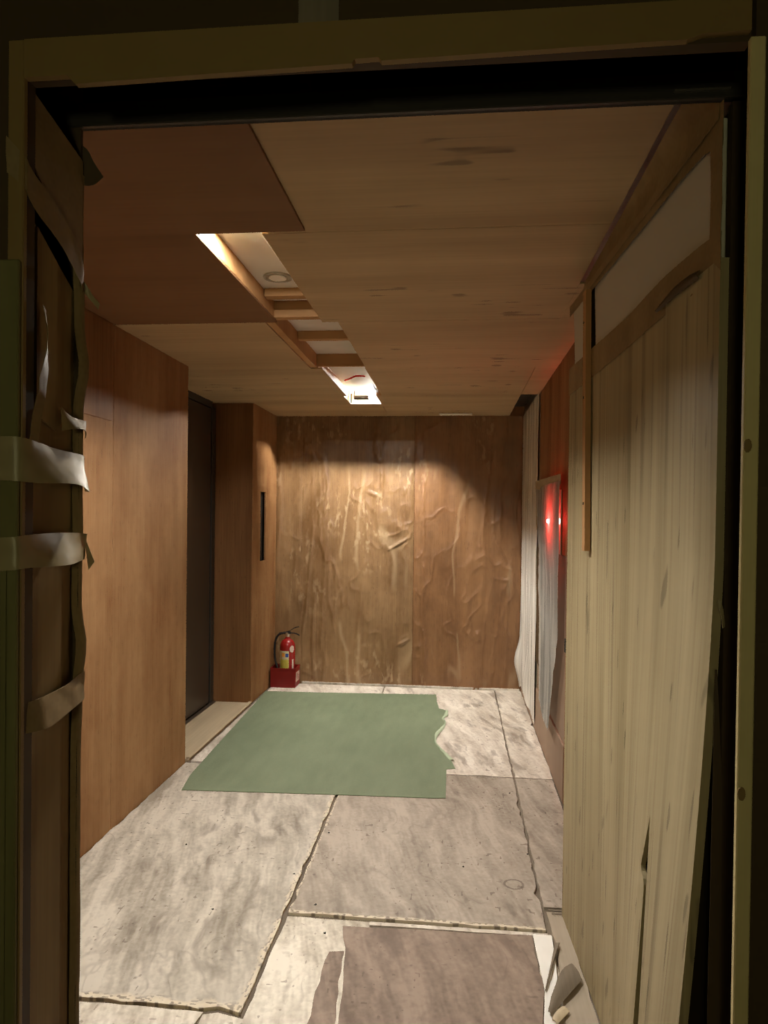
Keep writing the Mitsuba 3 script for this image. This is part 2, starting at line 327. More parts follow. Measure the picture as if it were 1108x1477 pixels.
# floor of the recess before the landing and of the lift car
struct('floor_cabin', box(-1.2, 1.1, -1.5, 1.23, -0.06, -0.012), 'dark_brown', 'dark floor of the lift car where the viewer stands', 'floor')

# ================================================================== LEFT WALL, RECESS, BACK WALL
wl = struct('wall_left', box(XL - 0.14, XL - 0.009, 1.412, 4.13, -0.012, SOFF), 'luan_b', 'left wall lined with reddish plywood sheets', 'wall')
obj('panel', box(XL - 0.009, XL, 1.415, 3.198, -0.008, CEIL - 0.001, 0.0015), 'luan', wl)
obj('panel', box(XL - 0.009, XL, 3.200, 4.13, -0.008, CEIL - 0.001, 0.0015), 'luan', wl)
k = obj('panel', box(XL, XL + 0.003, 1.415, 3.185, 1.93, CEIL - 0.002, 0.001), 'luan_b', wl)
tag(k, 'thin darker red sheet over the top of the wall')
wrc = struct('wall_recess', join(box(-2.2, -1.92, 4.13 - 0.3, 4.17, -0.012, SOFF), box(-1.93, XL - 0.14, 4.115, 4.13, -0.012, SOFF)), 'luan_b', 'near side of the dark lift door recess in the left wall', 'wall')
d1 = struct('door_1', box(-2.0, -1.95, 4.10, 5.6, -0.012, SOFF), 'black', 'dark closed lift door in the recess of the left wall', 'door')
obj('leaf', box(-1.95, -1.925, 4.172, 4.833, 0.012, 2.33, 0.003), 'door_metal', d1)
obj('leaf', box(-1.95, -1.925, 4.837, 5.42, 0.012, 2.33, 0.003), 'door_metal', d1)
obj('jamb', box(-1.95, -1.915, 5.425, 5.498, -0.012, 2.345, 0.003), 'black_metal', d1)
obj('head', box(-1.95, -1.915, 4.172, 5.42, 2.335, CEIL, 0.002), 'black_metal', d1)
wrt = struct('wall_return', box(-1.95, XL - 0.009, 5.512, 5.60, -0.012, SOFF), 'luan_b', 'narrow plywood return wall between the lift recess and the extinguisher corner', 'wall')
obj('panel', box(-1.914, XL - 0.004, 5.500, 5.511, -0.008, CEIL - 0.001, 0.002), 'luan_b', wrt)
# alcove side with the tall slot cut through its sheet
alc = struct('wall_alcove', box(XL - 0.14, XL - 0.03, 5.60, YB + 0.1, -0.012, SOFF), 'black_metal', 'short left wall beside the extinguisher with a tall dark slot', 'wall')
pl = Polygon([(5.502, -0.008), (6.25, -0.008), (6.25, CEIL - 0.001), (5.502, CEIL - 0.001)], [[(5.735, 1.115), (5.895, 1.115), (5.895, 1.692), (5.735, 1.692)]])
m = trimesh.creation.extrude_polygon(pl, 0.012, engine='earcut')
m.apply_transform(np.array([[0, 0, 1, XL - 0.012], [1, 0, 0, 0], [0, 1, 0, 0], [0, 0, 0, 1]], float))
obj('panel', m, 'luan', alc)
def wavy_panel(a, b, k):
    """A varnished sheet that has buckled: long upright waves, a few creases and a crumpled patch."""
    X, Z = np.meshgrid(np.linspace(a, b, max(12, int((b - a) / 0.011))), np.linspace(-0.008, CEIL - 0.001, 200), indexing='ij')
    f = lambda sx, sz, sd: meshkit.fbm(np.stack([X * sx, Z * sz, 0 * X + k], -1), octaves=3, seed=sd)
    ridge = lambda sx, sz, sd, pw: (1 - np.abs(f(sx, sz, sd) - 0.5) * 2) ** pw
    patch = np.exp(-((X + 0.55) / 0.22) ** 2 - ((Z - 1.35) / 0.38) ** 2)
    q = f(2.2, 1.3, 46)
    ridge_w = lambda sx, sz, sd, pw: (1 - np.abs(meshkit.fbm(np.stack([X * sx + 1.4 * q, Z * sz + 1.2 * q, 0 * X + k], -1), octaves=3, seed=sd) - 0.5) * 2) ** pw
    h = 0.010 * (f(5, 0.7, 40) - 0.5) + 0.010 * ridge_w(7, 0.5, 41, 22) * f(3, 1.5, 44) + 0.007 * patch * ridge_w(7, 5, 42, 9) + 0.005 * ridge_w(4, 2.5, 43, 20) * np.clip((f(2, 2, 45) - 0.4) * 5, 0, 1)
    if k == 1:
        for (xa, za, xb, zb, am) in ((-0.60, 1.20, -0.40, 1.32, 0.010), (-0.50, 0.36, -0.40, 0.42, 0.010), (-0.66, 1.66, -0.78, 1.72, 0.009), (-0.66, 1.66, -0.65, 1.95, 0.008)):
            dx, dz = xb - xa, zb - za; L2 = dx * dx + dz * dz; t = np.clip(((X - xa) * dx + (Z - za) * dz) / L2, 0, 1)
            h += am * np.exp(-(((X - xa - t * dx) ** 2 + (Z - za - t * dz) ** 2) / 0.011 ** 2)) * np.sin(np.pi * (0.08 + 0.84 * t))
    m = np.minimum(np.minimum(X - a, b - X), 0.02) / 0.02
    return grid_solid(np.stack([X, YB + 0.004 - 1.6 * h * m, Z], -1), 0.004)
wb = struct('wall_back', box(-1.75, 0.75, YB + 0.009, YB + 0.1, -0.012, SOFF), 'luan_b', 'back wall of the lobby lined with shiny reddish plywood', 'wall')
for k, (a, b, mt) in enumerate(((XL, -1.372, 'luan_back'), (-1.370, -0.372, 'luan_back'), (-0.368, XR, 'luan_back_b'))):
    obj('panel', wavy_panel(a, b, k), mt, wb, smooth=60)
obj('strip', box(-1.36, XR - 0.012, YB - 0.010, YB, -0.010, 0.012, 0.002), 'floor_white', wb, label='pale strip along the foot of the wall')

# ================================================================== CEILING
cl = struct('ceiling', box(-2.2, 0.75, 1.412, 6.4, SOFF, SOFF + 0.05), 'white_paint', 'pale original ceiling seen through the gaps between plywood sheets', 'ceiling')
def cpan(x0, x1, y0, y1, mat='ply_ceiling', dz=0.0, label=None):
    k = obj('panel', box(x0, x1, y0, y1, CEIL + dz, CEIL + dz + 0.009, 0.0012), mat, cl)
    if label: tag(k, label)
    return k
cpan(XL, -0.476, 1.414, 2.163, 'ply_ceiling_dark', -0.009, 'dark reddish sheet hung lowest of all, nearest the doorway on the left')
cpan(-0.60, 0.452, 1.414, 2.195)
cpan(-0.622, 0.452, 2.197, 3.215)
cpan(-0.55, 0.49, 3.217, 4.233)
cpan(XL, -0.832, 2.165, 3.205, 'ply_ceiling_dark')
cpan(-1.92, -0.886, 3.207, 4.233)
cpan(-1.92, -0.815, 4.235, 5.20)
cpan(-0.556, 0.45, 4.235, 5.20)
cpan(-0.598, 0.45, 5.202, YB)
cpan(-1.92, -0.840, 5.202, YB)
cpan(-0.838, -0.600, 5.58, YB)
cpan(0.452, XR, 3.07, 5.17)
cpan(0.452, 0.492, 2.75, 3.068)
obj('shade_panel', box(0.452, XR + 0.02, 5.18, YB, SOFF - 0.006, SOFF, 0.001), 'black_metal', cl, label='dark panel put in for the shade in the open ceiling corner')  # dark panel stands in for the darkness above the missing sheet
# battens between the sheets and the old ceiling
def batten(x0, x1, y0, y1, z0, z1=SOFF): return obj('batten', box(x0, x1, y0, y1, z0, z1, 0.002), 'batten_wood', cl)
batten(-0.862, -0.833, 2.17, 3.19, CEIL + 0.010); batten(-0.618, -0.59, 2.20, 3.19, CEIL + 0.010)
batten(-0.83, -0.62, 2.98, 3.03, 2.435); batten(-0.862, -0.60, 3.16, 3.206, CEIL + 0.010, SOFF)
batten(-0.884, -0.845, 3.22, 4.20, CEIL + 0.002); batten(-0.548, -0.51, 3.22, 4.20, CEIL + 0.010)
batten(-0.844, -0.55, 3.68, 3.72, 2.425); batten(-0.884, -0.51, 4.21, 4.233, CEIL + 0.011)
batten(-0.86, -0.842, 4.25, 5.57, CEIL + 0.010); batten(-0.554, -0.53, 4.25, 5.19, CEIL + 0.010); batten(-0.597, -0.56, 5.21, 5.57, CEIL + 0.010)
batten(-0.838, -0.60, 5.584, 5.63, CEIL + 0.010)
batten(-1.60, -1.55, 1.42, 4.1, CEIL + 0.010); batten(0.40, 0.445, 1.42, 5.1, CEIL + 0.010); batten(-0.10, -0.05, 1.42, 6.2, CEIL + 0.010)
# near and far closing of the hollow
struct('ceiling_recess', box(-2.2, -1.925, 4.0, 5.6, CEIL, SOFF), 'batten_wood', 'plywood ceiling edge over the lift door recess', 'ceiling')

# ================================================================== RIGHT WALL
wr = struct('wall_right', box(XR + 0.02, 0.75, 2.75, 6.4, -0.012, SOFF), 'luan_b', 'right wall of the lobby, partly wrapped in plastic', 'wall')
obj('panel', box(XR, XR + 0.012, 2.752, 3.80, -0.008, CEIL - 0.001, 0.0015), 'luan_b', wr)
obj('panel', box(XR, XR + 0.012, 3.803, 5.08, 1.30, CEIL - 0.001, 0.0015), 'luan_b', wr)
obj('panel', box(XR + 0.006, XR + 0.018, 3.803, 5.08, 0.30, 1.298, 0.0015), 'skirting', wr)
obj('hole', box(XR - 0.006, XR + 0.006, 3.72, 3.80, 0.80, 0.87, 0.001), 'black', wr)
obj('skirting', box(XR - 0.004, XR + 0.012, 3.803, 6.246, -0.006, 0.30, 0.003), 'skirting', wr)
obj('post', box(XR - 0.002, XR + 0.02, 5.083, 6.246, 0.30, SOFF, 0.003), 'steel', wr)

# ================================================================== LANDING DOORWAY
lw = struct('wall_front', join(box(-0.92, -0.776, 1.394, 1.402, -0.012, SOFF), box(-2.0, -0.85, 1.402, 1.41, -0.012, SOFF), box(0.53, 0.75, 1.402, 1.41, -0.012, SOFF)), 'dark_brown', 'wall around the lift doorway between lift car and lobby', 'wall')
lt = struct('lintel', box(-0.95, 0.75, 1.403, 1.412, 2.292, SOFF), 'black', 'black steel lintel across the top of the lift doorway', 'lintel')
obj('fascia', box(-0.95, 0.55, 1.390, 1.402, 2.290, 2.338, 0.002), 'black_metal', lt)
obj('edge_strip', box(0.397, 0.498, 1.386, 1.390, 2.302, 2.306), 'steel', lt, label='thin bright metal edge')
struct('shaft_lining', join(box(-0.99, -0.93, 1.23, 1.402, -0.012, SOFF), box(0.62, 0.70, 1.23, 1.402, -0.012, SOFF), box(-0.99, 0.70, 1.23, 1.402, SOFF, SOFF + 0.05), box(-2.0, 0.75, 1.402, 1.42, SOFF, SOFF + .05)), 'black', 'black gap between the lift car and the doorway', 'gap')

# lining of the right-hand side of the lobby entrance: two tall boards (a plane turned a little off the corridor)
ang = math.atan2(0.428 - 0.503, 2.73 - 1.40)
U = np.array([0.428 - 0.503, 2.73 - 1.40, 0]); LEN = np.linalg.norm(U); U /= LEN
NRM = np.array([-U[1], U[0], 0])                      # towards the corridor
def lin(s, z, d=0.0): return np.array([0.503, 1.40, 0]) + U * s + np.array([0, 0, z]) + NRM * d
def lin_prism(pts, d0, d1):
    m = trimesh.creation.extrude_polygon(pts if isinstance(pts, Polygon) else Polygon(pts), d1 - d0, engine='earcut')
    v = m.vertices; out = np.array([lin(a, b, d0 + c) for a, b, c in v]); m = trimesh.Trimesh(out, m.faces, process=False); trimesh.repair.fix_normals(m); return m
rl = struct('wall_right_front', lin_prism([(0.02, 0), (LEN, -0.01), (LEN, 2.29), (0.02, 2.29)], -0.045, -0.014), 'dark_brown', 'tall pale board lining on the right side of the doorway', 'wall')
def grid_lin(s0, s1, z0, z1, ns, nz, dfn, t):
    P = np.array([[lin(a, b, dfn(a, b)) for b in np.linspace(z0, z1, nz)] for a in np.linspace(s0, s1, ns)]); return grid_solid(P, t)
S_SEAM = 0.297
# near board kicks inwards at its foot; far board's near edge curls away below 0.9 m
near_d = lambda s, z: 0.006 + 0.060 * max(0, (1.45 - z) / 1.0) ** 1.4 * (1 - 0.5 * s / S_SEAM)
obj('panel', grid_lin(0.0, S_SEAM - 0.004, -0.008, 1.995, 6, 40, near_d, 0.017), 'pine', rl)
far_d = lambda s, z: 0.004 + 0.036 * max(0, (1.45 - z) / 1.0) ** 1.4 * math.exp(-((s - S_SEAM) / 0.22) ** 2)
lo = [(S_SEAM - 0.002, 1.985), (LEN, 1.985), (LEN, -0.008), (S_SEAM + 0.062, -0.008)]
def far_edge(z):
    zz = [0.0, 0.22, 0.45, 0.63, 0.65, 0.67, 0.74, 0.81, 2.0]; ss = [0.034, 0.028, 0.020, 0.014, 0.018, 0.048, 0.024, 0.002, 0.002]
    return S_SEAM + np.interp(z, zz, ss)
zz = np.r_[np.linspace(-0.008, 0.60, 24), np.linspace(0.62, 0.83, 20), np.linspace(0.86, 1.995, 22)]
P = np.array([[lin(far_edge(z) + (LEN - far_edge(z)) * u ** 1.5, z, far_d(far_edge(z) + (LEN - far_edge(z)) * u ** 1.5, z)) for z in zz] for u in np.linspace(0, 1, 22)])
obj('panel', grid_solid(P, 0.011), 'pine', rl)
obj('white_strip', lin_prism([(0.035, 1.99), (0.965, 1.99), (1.00, 2.275), (0.035, 2.275)], -0.012, 0.004), 'white_board', rl, label='white board strip between two bands of brown tape')
obj('white_strip', lin_prism([(1.03, 2.01), (1.235, 2.05), (1.27, 2.27), (1.04, 2.27)], 0.0105, 0.0125), 'white_board', rl, label='small white strip at the far end')
obj('edge_strip', lin_prism([(-0.004, 0.0), (0.016, 0.0), (0.016, 2.285), (-0.004, 2.285)], -0.05, -0.002), 'dark_brown', rl)

# brown paper tape on the lining
def lin_band(name, A, B, label, mat='kraft', d=0.013, rip=0.004, seed=0, n=40, m=7, bow=0.0):
    a, b = spline(A, n), spline(B, n); P = np.zeros((n, m, 3))
    for i in range(n):
        for j in range(m):
            q = a[i] + (b[i] - a[i]) * j / (m - 1)
            h = meshkit.fbm(np.array([q[0] * 14, q[1] * 30, seed * 1.0])) - 0.5
            P[i, j] = lin(q[0], q[1], d + rip * h + bow * math.sin(math.pi * j / (m - 1)))
    return obj(name, grid_solid(P, 0.001), mat, rl, label=label, smooth=40)
lin_band('tape_band', [(0.0, 1.955), (0.3, 1.972), (0.62, 1.965), (0.95, 1.962), (LEN, 1.96)], [(0.0, 2.045), (0.3, 2.062), (0.62, 2.052), (0.95, 2.056), (LEN, 2.06)], 'wide brown paper tape below the white strip on the right board lining', seed=1)
lin_band('tape_band', [(0.0, 2.205), (0.12, 2.235), (0.5, 2.242), (0.95, 2.250), (LEN, 2.255)], [(0.0, 2.292), (0.12, 2.292), (0.5, 2.292), (0.95, 2.292), (LEN, 2.292)], 'brown paper tape along the top edge of the right board lining', seed=2)
lin_band('tape_band', [(-0.004, 1.97), (-0.004, 2.1), (-0.004, 2.24)], [(0.050, 2.01), (0.046, 2.1), (0.056, 2.25)], 'short upright brown tape at the near end of the white strip', seed=3, d=0.015, n=20)
lin_band('tape_fold', [(0.085, 1.985), (0.20, 1.988), (0.335, 1.988)], [(0.085, 2.000), (0.20, 2.010), (0.335, 1.993)], 'raised dark fold under the wide brown tape on the right lining', mat='dark_brown', d=0.020, seed=4, n=20, bow=0.006)
# curved brown paper closing the corner between ceiling sheet and lining
n = 40; P = np.zeros((n, 9, 3))
for i in range(n):
    y = 1.416 + (2.72 - 1.416) * i / (n - 1); s = (y - 1.4) / U[1]
    top = np.array([0.458 + 0.008 * i / n, y, CEIL - 0.014 + 0.010 * i / n]); bot = lin(s, 2.262, 0.016)
    for j in range(9):
        v = j / 8; P[i, j] = top * (1 - v) + bot * v + np.array([0.014 * math.sin(math.pi * v), 0, 0.016 * math.sin(math.pi * v)]) + (meshkit.fbm(np.array([y * 9, v * 3, 2.0])) - 0.5) * 0.006
obj('corner_paper', grid_solid(P, 0.001), 'kraft', smooth=40, label='brown paper closing the corner between ceiling and right board lining', cat='paper')
# slim batten hanging down the lining
wbat = thing('wood_batten', 'slim brown wooden batten fixed upright on the right board lining', 'batten')
obj('bar', lin_prism([(0.965, 1.395), (1.000, 1.395), (1.040, 2.255), (1.000, 2.255)], 0.014, 0.032), 'batten_wood', wbat)
for z in (1.55, 1.9, 2.15):
    s = trimesh.creation.cylinder(radius=0.004, height=0.004, sections=10); s.apply_transform(trimesh.geometry.align_vectors([0, 0, 1], NRM)); s.apply_translation(lin(0.983 + 0.043 * (z - 1.395) / 0.86, z, 0.032)); obj('nail', s, 'black_metal', wbat)

# ================================================================== LIFT CAR FRONT
cf = struct('wall_cabin_front', join(box(-1.2, -0.772, 1.205, 1.23, -0.012, 2.55), box(0.470, 1.1, 1.205, 1.23, -0.012, 2.55), box(-0.772, 0.462, 1.205, 1.23, 2.272, 2.55)), 'dark_brown', 'dark front of the lift car around the doorway', 'wall')
obj('header_joint', box(-0.28, -0.21, 1.2035, 1.205, 2.34, 2.55), 'splinter', cf)
struct('trim_1', box(-0.800, -0.770, 1.192, 1.205, 0.0, 2.335, 0.002), 'trim_brown', 'brown edge trim on the left side of the lift car opening', 'trim')
t2 = struct('trim_2', box(0.457, 0.481, 1.192, 1.205, 0.0, 2.272, 0.002), 'trim_wood', 'pale wooden edge trim on the right side of the lift car opening', 'trim')
for z in (1.06, 1.62): 
    s = trimesh.creation.cylinder(radius=0.011, height=0.002, sections=18); s.apply_scale((0.55, 1, 1.6)); s.apply_transform(trimesh.transformations.rotation_matrix(math.pi / 2, (1, 0, 0))); s.apply_translation((0.463, 1.1915, z)); obj('knot', s, 'trim_brown', t2)
struct('trim_3', extr(Polygon([(-0.770, 2.268), (-0.69, 2.268), (-0.675, 2.252), (-0.185, 2.262), (-0.18, 2.269), (-0.14, 2.270), (-0.135, 2.264), (0.36, 2.272), (0.385, 2.280), (0.458, 2.282), (0.458, 2.335), (-0.770, 2.335)]), 0, 0.013).apply_transform(np.array([[1, 0, 0, 0], [0, 0, -1, 1.205], [0, 1, 0, 0], [0, 0, 0, 1]], float)), 'trim_brown', 'brown edge trim across the top of the lift car opening', 'trim')
struct('wall_cabin_left', box(-1.25, -1.2, -1.55, 1.23, -0.06, 2.6), 'dark_brown', 'dark left wall of the lift car', 'wall')
struct('wall_cabin_right', box(1.1, 1.15, -1.55, 1.23, -0.06, 2.6), 'dark_brown', 'dark right wall of the lift car', 'wall')
struct('wall_cabin_back', box(-1.25, 1.15, -1.55, -1.5, -0.06, 2.6), 'dark_brown', 'dark back wall of the lift car', 'wall')
struct('ceiling_cabin', box(-1.25, 1.15, -1.55, 1.23, 2.55, 2.6), 'dark_brown', 'dark ceiling of the lift car', 'ceiling')
cbl = thing('added_cabin_lamp', 'dim greenish lamp added unseen in the lift car behind the viewer', 'lamp')  # added source for the greenish light on jambs and trim
obj('housing', box(-0.45, -0.15, -1.5, -1.47, 1.45, 1.75, 0.006), 'black_metal', cbl)
obj('diffuser', box(-0.43, -0.17, -1.47, -1.462, 1.47, 1.73, 0.002), 'glow', cbl, emit=[L_CAB * c * 10 for c in C_CAB])
# tall protective sheet over the left front of the car
sh = thing('protective_sheet', 'tall olive protective sheet on the left front of the lift car', 'sheet')
obj('sheet', box(-1.15, -0.772, 1.182, 1.191, 0.0, 1.945, 0.002), 'olive_sheet', sh)
obj('edge_rib', box(-0.800, -0.790, 1.179, 1.182, 0.0, 1.45, 0.001), 'olive_sheet', sh)

# ================================================================== LEFT GAP: cardboard, tapes
XG = -0.772
def gp(y, z, d=0.0): return (XG + d, y, z)
cb = thing('cardboard_sheet', 'brown cardboard covering the gap on the left of the doorway', 'cardboard')
def gap_poly(pts, x0, x1):
    m = trimesh.creation.extrude_polygon(Polygon(pts), x1 - x0, engine='earcut'); 
    m.apply_transform(np.array([[0, 0, 1, x0], [1, 0, 0, 0], [0, 1, 0, 0], [0, 0, 0, 1]], float)); return m
obj('upper_sheet', gap_poly([(1.232, 2.262), (1.250, 2.258), (1.398, 2.222), (1.398, 2.02), (1.385, 1.99), (1.23, 2.13), (1.224, 2.16)], XG - 0.004, XG - 0.001), 'kraft', cb)
obj('lower_sheet', gap_poly([(1.236, 2.05), (1.398, 1.95), (1.398, -0.01), (1.206, -0.01), (1.206, 1.45), (1.236, 1.46), (1.236, 1.57), (1.226, 1.58), (1.23, 1.66), (1.236, 1.70)], XG - 0.022, XG - 0.016), 'cardboard', cb)
obj('front_fold', gap_poly([(1.215, 1.46), (1.335, 1.46), (1.336, -0.01), (1.206, -0.01)], XG - 0.012, XG - 0.005), 'cardboard', cb)
obj('front_fold', gap_poly([(1.25, 2.03), (1.318, 1.985), (1.318, 1.66), (1.25, 1.68)], XG - 0.012, XG - 0.007), 'cardboard', cb)
def strip(name, A, B, label, mat='kraft', bow=(0, 0, 0), seed=0, cat='tape', n=30, m=8, rip=0.005, t=0.001, parent=None):
    return obj(name, ribbon(A, B, n, m, t, bow, rip, seed), mat, parent, smooth=50, label=label, cat=cat)
strip('tape_strip', [(-0.80, 1.188, 2.165), gp(1.2, 2.125, .004), gp(1.30, 2.085, .004), gp(1.388, 2.02, .002), (-0.776, 1.407, 1.985)], [(-0.80, 1.188, 2.10), gp(1.2, 2.07, .004), gp(1.30, 2.02, .005), gp(1.388, 1.965, .002), (-0.776, 1.407, 1.94)], 'topmost brown tape slanting across the cardboard in the left gap', seed=1)
strip('tape_strip', [(-0.86, 1.170, 1.632), (-0.79, 1.170, 1.632), (-0.766, 1.172, 1.631), gp(1.20, 1.629, .012), gp(1.30, 1.622, .006), gp(1.392, 1.618, .004), (-0.772, 1.407, 1.616)],
      [(-0.86, 1.170, 1.555), (-0.79, 1.170, 1.555), (-0.766, 1.172, 1.554), gp(1.20, 1.553, .018), gp(1.30, 1.555, .040), gp(1.392, 1.543, .022), (-0.770, 1.407, 1.545)], 'upper pale tape strip with curled lit lower edge on the left gap', 'pale_tape', seed=2)
strip('tape_strip', [(-0.86, 1.170, 1.452), (-0.79, 1.170, 1.455), (-0.766, 1.172, 1.457), gp(1.20, 1.459, .008), gp(1.30, 1.460, .003), gp(1.392, 1.458, .003), (-0.764, 1.407, 1.456)],
      [(-0.86, 1.170, 1.392), (-0.79, 1.170, 1.396), (-0.766, 1.172, 1.398), gp(1.20, 1.400, .012), gp(1.30, 1.398, .026), gp(1.375, 1.402, .012), (-0.768, 1.404, 1.404)], 'lower pale tape strip on the left gap with a torn tip past the edge', 'pale_tape', seed=3)
obj('tip', ribbon([(-0.770, 1.404, 1.455), (-0.762, 1.409, 1.43), (-0.750, 1.412, 1.398)], [(-0.770, 1.409, 1.445), (-0.768, 1.414, 1.41), (-0.766, 1.418, 1.380)], 14, 5, 0.001), 'pale_tape', 'tape_strip_002', smooth=50)
strip('tape_strip', [(-0.778, 1.203, 1.152), gp(1.26, 1.154, .006), gp(1.33, 1.157, .006), gp(1.392, 1.168, .003), (-0.768, 1.408, 1.172)],
      [(-0.778, 1.203, 1.098), gp(1.26, 1.096, .016), gp(1.33, 1.103, .012), gp(1.392, 1.110, .006), (-0.768, 1.408, 1.112)], 'lowest brown tape strip slanting over the left gap', 'kraft', seed=4)
strip('tape_strip', [gp(1.25, 1.885, .004), gp(1.247, 1.82, .016), gp(1.228, 1.73, .010), gp(1.206, 1.64, .008), gp(1.196, 1.60, .006)],
      [gp(1.262, 1.88, .002), gp(1.268, 1.80, .004), gp(1.248, 1.71, .010), gp(1.232, 1.66, .012), gp(1.222, 1.60, .008)], 'loose twisted tape hanging down beside the black slit on the left', 'kraft', seed=5, rip=0.008)
strip('tape_strip', [gp(1.318, 1.705, .002), gp(1.36, 1.69, .006), (-0.768, 1.407, 1.69)], [gp(1.318, 1.66, .004), gp(1.36, 1.668, .022), (-0.768, 1.407, 1.655)], 'short brown tape scrap above the upper pale strip with a bright edge', 'kraft', seed=6)
# ragged paper edge around the landing jamb
n = 70; P = np.zeros((n, 7, 3))
for i in range(n):
    z = -0.005 + 2.20 * i / (n - 1)
    e = -0.7735 + 0.010 * (meshkit.fbm(np.array([z * 7, 1.0, 3.0]), seed=4) - 0.45) + 0.010 * math.exp(-((z - 1.23) / 0.05) ** 2) + 0.012 * math.exp(-((z - 1.80) / 0.05) ** 2)
    for j, (dx, y) in enumerate(((-0.012, 1.386), (-0.006, 1.391), (-0.002, 1.396), (0.0, 1.400), (0.0005, 1.404), (-0.004, 1.4065), (-0.012, 1.407))):
        P[i, j] = (e + dx, y, z)
obj('jamb_paper', grid_solid(P, 0.001), 'kraft', smooth=60, label='ragged brown paper wrapped round the left doorway edge', cat='paper')
strip('hanging_scrap', [(-0.790, 1.398, 2.262), (-0.768, 1.404, 2.25), (-0.756, 1.409, 2.228), (-0.737, 1.413, 2.196)], [(-0.794, 1.398, 2.20), (-0.786, 1.402, 2.185), (-0.770, 1.406, 2.176), (-0.748, 1.410, 2.184)], 'dark torn scrap hanging from the top left doorway corner', 'dark_brown', seed=7, cat='scrap')
strip('hanging_scrap', [(-0.776, 1.406, 1.985), (-0.762, 1.411, 1.958), (-0.744, 1.414, 1.935)], [(-0.776, 1.406, 1.955), (-0.764, 1.413, 1.942), (-0.748, 1.416, 1.923)], 'small pale-tipped scrap sticking out of the left doorway edge', 'pale_tape', seed=8, cat='scrap', n=14, m=5)
# right gap: hanging scrap and loose flap
strip('hanging_scrap', [(0.492, 1.392, 1.352), (0.497, 1.388, 1.345), (0.502, 1.386, 1.32), (0.503, 1.385, 1.30)], [(0.490, 1.39, 1.34), (0.4935, 1.386, 1.33), (0.497, 1.384, 1.315), (0.498, 1.383, 1.298)], 'little greenish scrap caught on the edge of the right black gap', 'pale_tape', seed=9, cat='scrap', n=14, m=5, rip=0.002)
strip('loose_sheet', [(0.487, 1.385, 1.22), (0.484, 1.38, 0.9), (0.478, 1.37, 0.5), (0.474, 1.36, 0.0)], [(0.490, 1.383, 1.22), (0.503, 1.38, 0.9), (0.502, 1.37, 0.5), (0.500, 1.36, 0.0)], 'dark loose sheet standing in the right black gap', 'dark_brown', seed=10, cat='sheet', rip=0.003)

# ================================================================== PLASTIC WRAP AND CALL PANEL
def fold(y, z, k): return 0.014 * (meshkit.fbm(np.stack([y * 17 + 0.8 * z, z * 0.9, 0 * y + k], -1), seed=k) - 0.5) + 0.006 * (meshkit.fbm(np.stack([y * 55, z * 3.5, 0 * y + k], -1), seed=k + 3) - 0.5)
yy, zz = np.meshgrid(np.linspace(5.09, 6.235, 60), np.r_[np.linspace(0.03, 1.3, 60), np.linspace(1.33, 2.38, 26)], indexing='ij')
bul = 0.055 * np.exp(-((yy - 6.13) / 0.09) ** 2) * np.exp(-((zz - 0.27) / 0.17) ** 2) + 0.03 * np.exp(-((yy - 5.6) / 0.12) ** 2) * np.exp(-((zz - 0.2) / 0.2) ** 2)
xx = XR - 0.014 - fold(yy, zz, 2) - bul
zz2 = zz + 0.10 * np.clip(1 - zz / 0.4, 0, 1) * (meshkit.fbm(np.stack([yy * 6, 0 * yy, 0 * yy], -1), seed=8) - 0.2)
obj('plastic_sheet', grid_solid(np.stack([xx, yy, zz2], -1), 0.001), 'film_grey', smooth=60, label='grey wrinkled plastic sheet covering the far corner post on the right wall', cat='plastic sheet')
zc = [0.28, 0.33, 0.40, 0.60, 0.85, 1.25, 1.45, 1.70]; yl_ = [4.30, 4.55, 4.62, 4.66, 4.66, 4.76, 4.86, 4.95]; yr_ = [4.12, 4.10, 4.08, 4.0, 3.84, 3.82, 3.82, 3.82]
zz = np.linspace(0.28, 1.70, 80); P = np.zeros((34, 80, 3))
for j, z in enumerate(zz):
    a, b = np.interp(z, zc, yl_), np.interp(z, zc, yr_)
    for i in range(34):
        y = b + (a - b) * i / 33
        x = XR - 0.036 - 0.020 * math.exp(-((z - 1.48) / 0.25) ** 2 - ((y - 4.20) / 0.30) ** 2) - float(fold(np.array(y), np.array(z), 6)) * 1.3 - 0.018 * max(0, 0.6 - z)
        P[i, j] = (x, y, z + (0.05 * (meshkit.fbm(np.array([y * 9, 0, 1.])) - 0.5) if z < 0.35 else 0))
obj('plastic_sheet', grid_open(P), 'film_clear', smooth=60, label='milky plastic sheet hanging over the call panel, tapering to the floor', cat='plastic sheet')
obj('tape_frame', join(ribbon([(XR - 0.035, 3.81, 1.735), (XR - 0.036, 4.4, 1.745), (XR - 0.035, 5.0, 1.755)], [(XR - 0.035, 3.81, 1.680), (XR - 0.037, 4.4, 1.690), (XR - 0.035, 5.0, 1.690)], 24, 5, 0.002, rip=0.004),
    ribbon([(XR - 0.033, 5.0, 1.73), (XR - 0.033, 4.97, 1.5), (XR - 0.033, 4.93, 1.42)], [(XR - 0.034, 4.90, 1.73), (XR - 0.034, 4.89, 1.5), (XR - 0.034, 4.88, 1.42)], 20, 5, 0.002, rip=0.004)), 'pale_tape', 'plastic_sheet_001', smooth=50)
cp = thing('call_panel', 'lift call panel with a glowing red indicator under milky plastic on the right wall', 'call panel')
obj('plate', box(XR - 0.010, XR - 0.001, 3.98, 4.26, 1.30, 1.66, 0.003), 'steel', cp)
led = trimesh.creation.capsule(height=0.056, radius=0.013, count=[12, 16]); led.apply_translation((0, 0, -led.bounds.mean(axis=0)[2])); led.apply_transform(trimesh.transformations.rotation_matrix(-math.pi / 2, (0, 1, 0))); led.apply_translation((XR - 0.027, 4.12, 1.484))
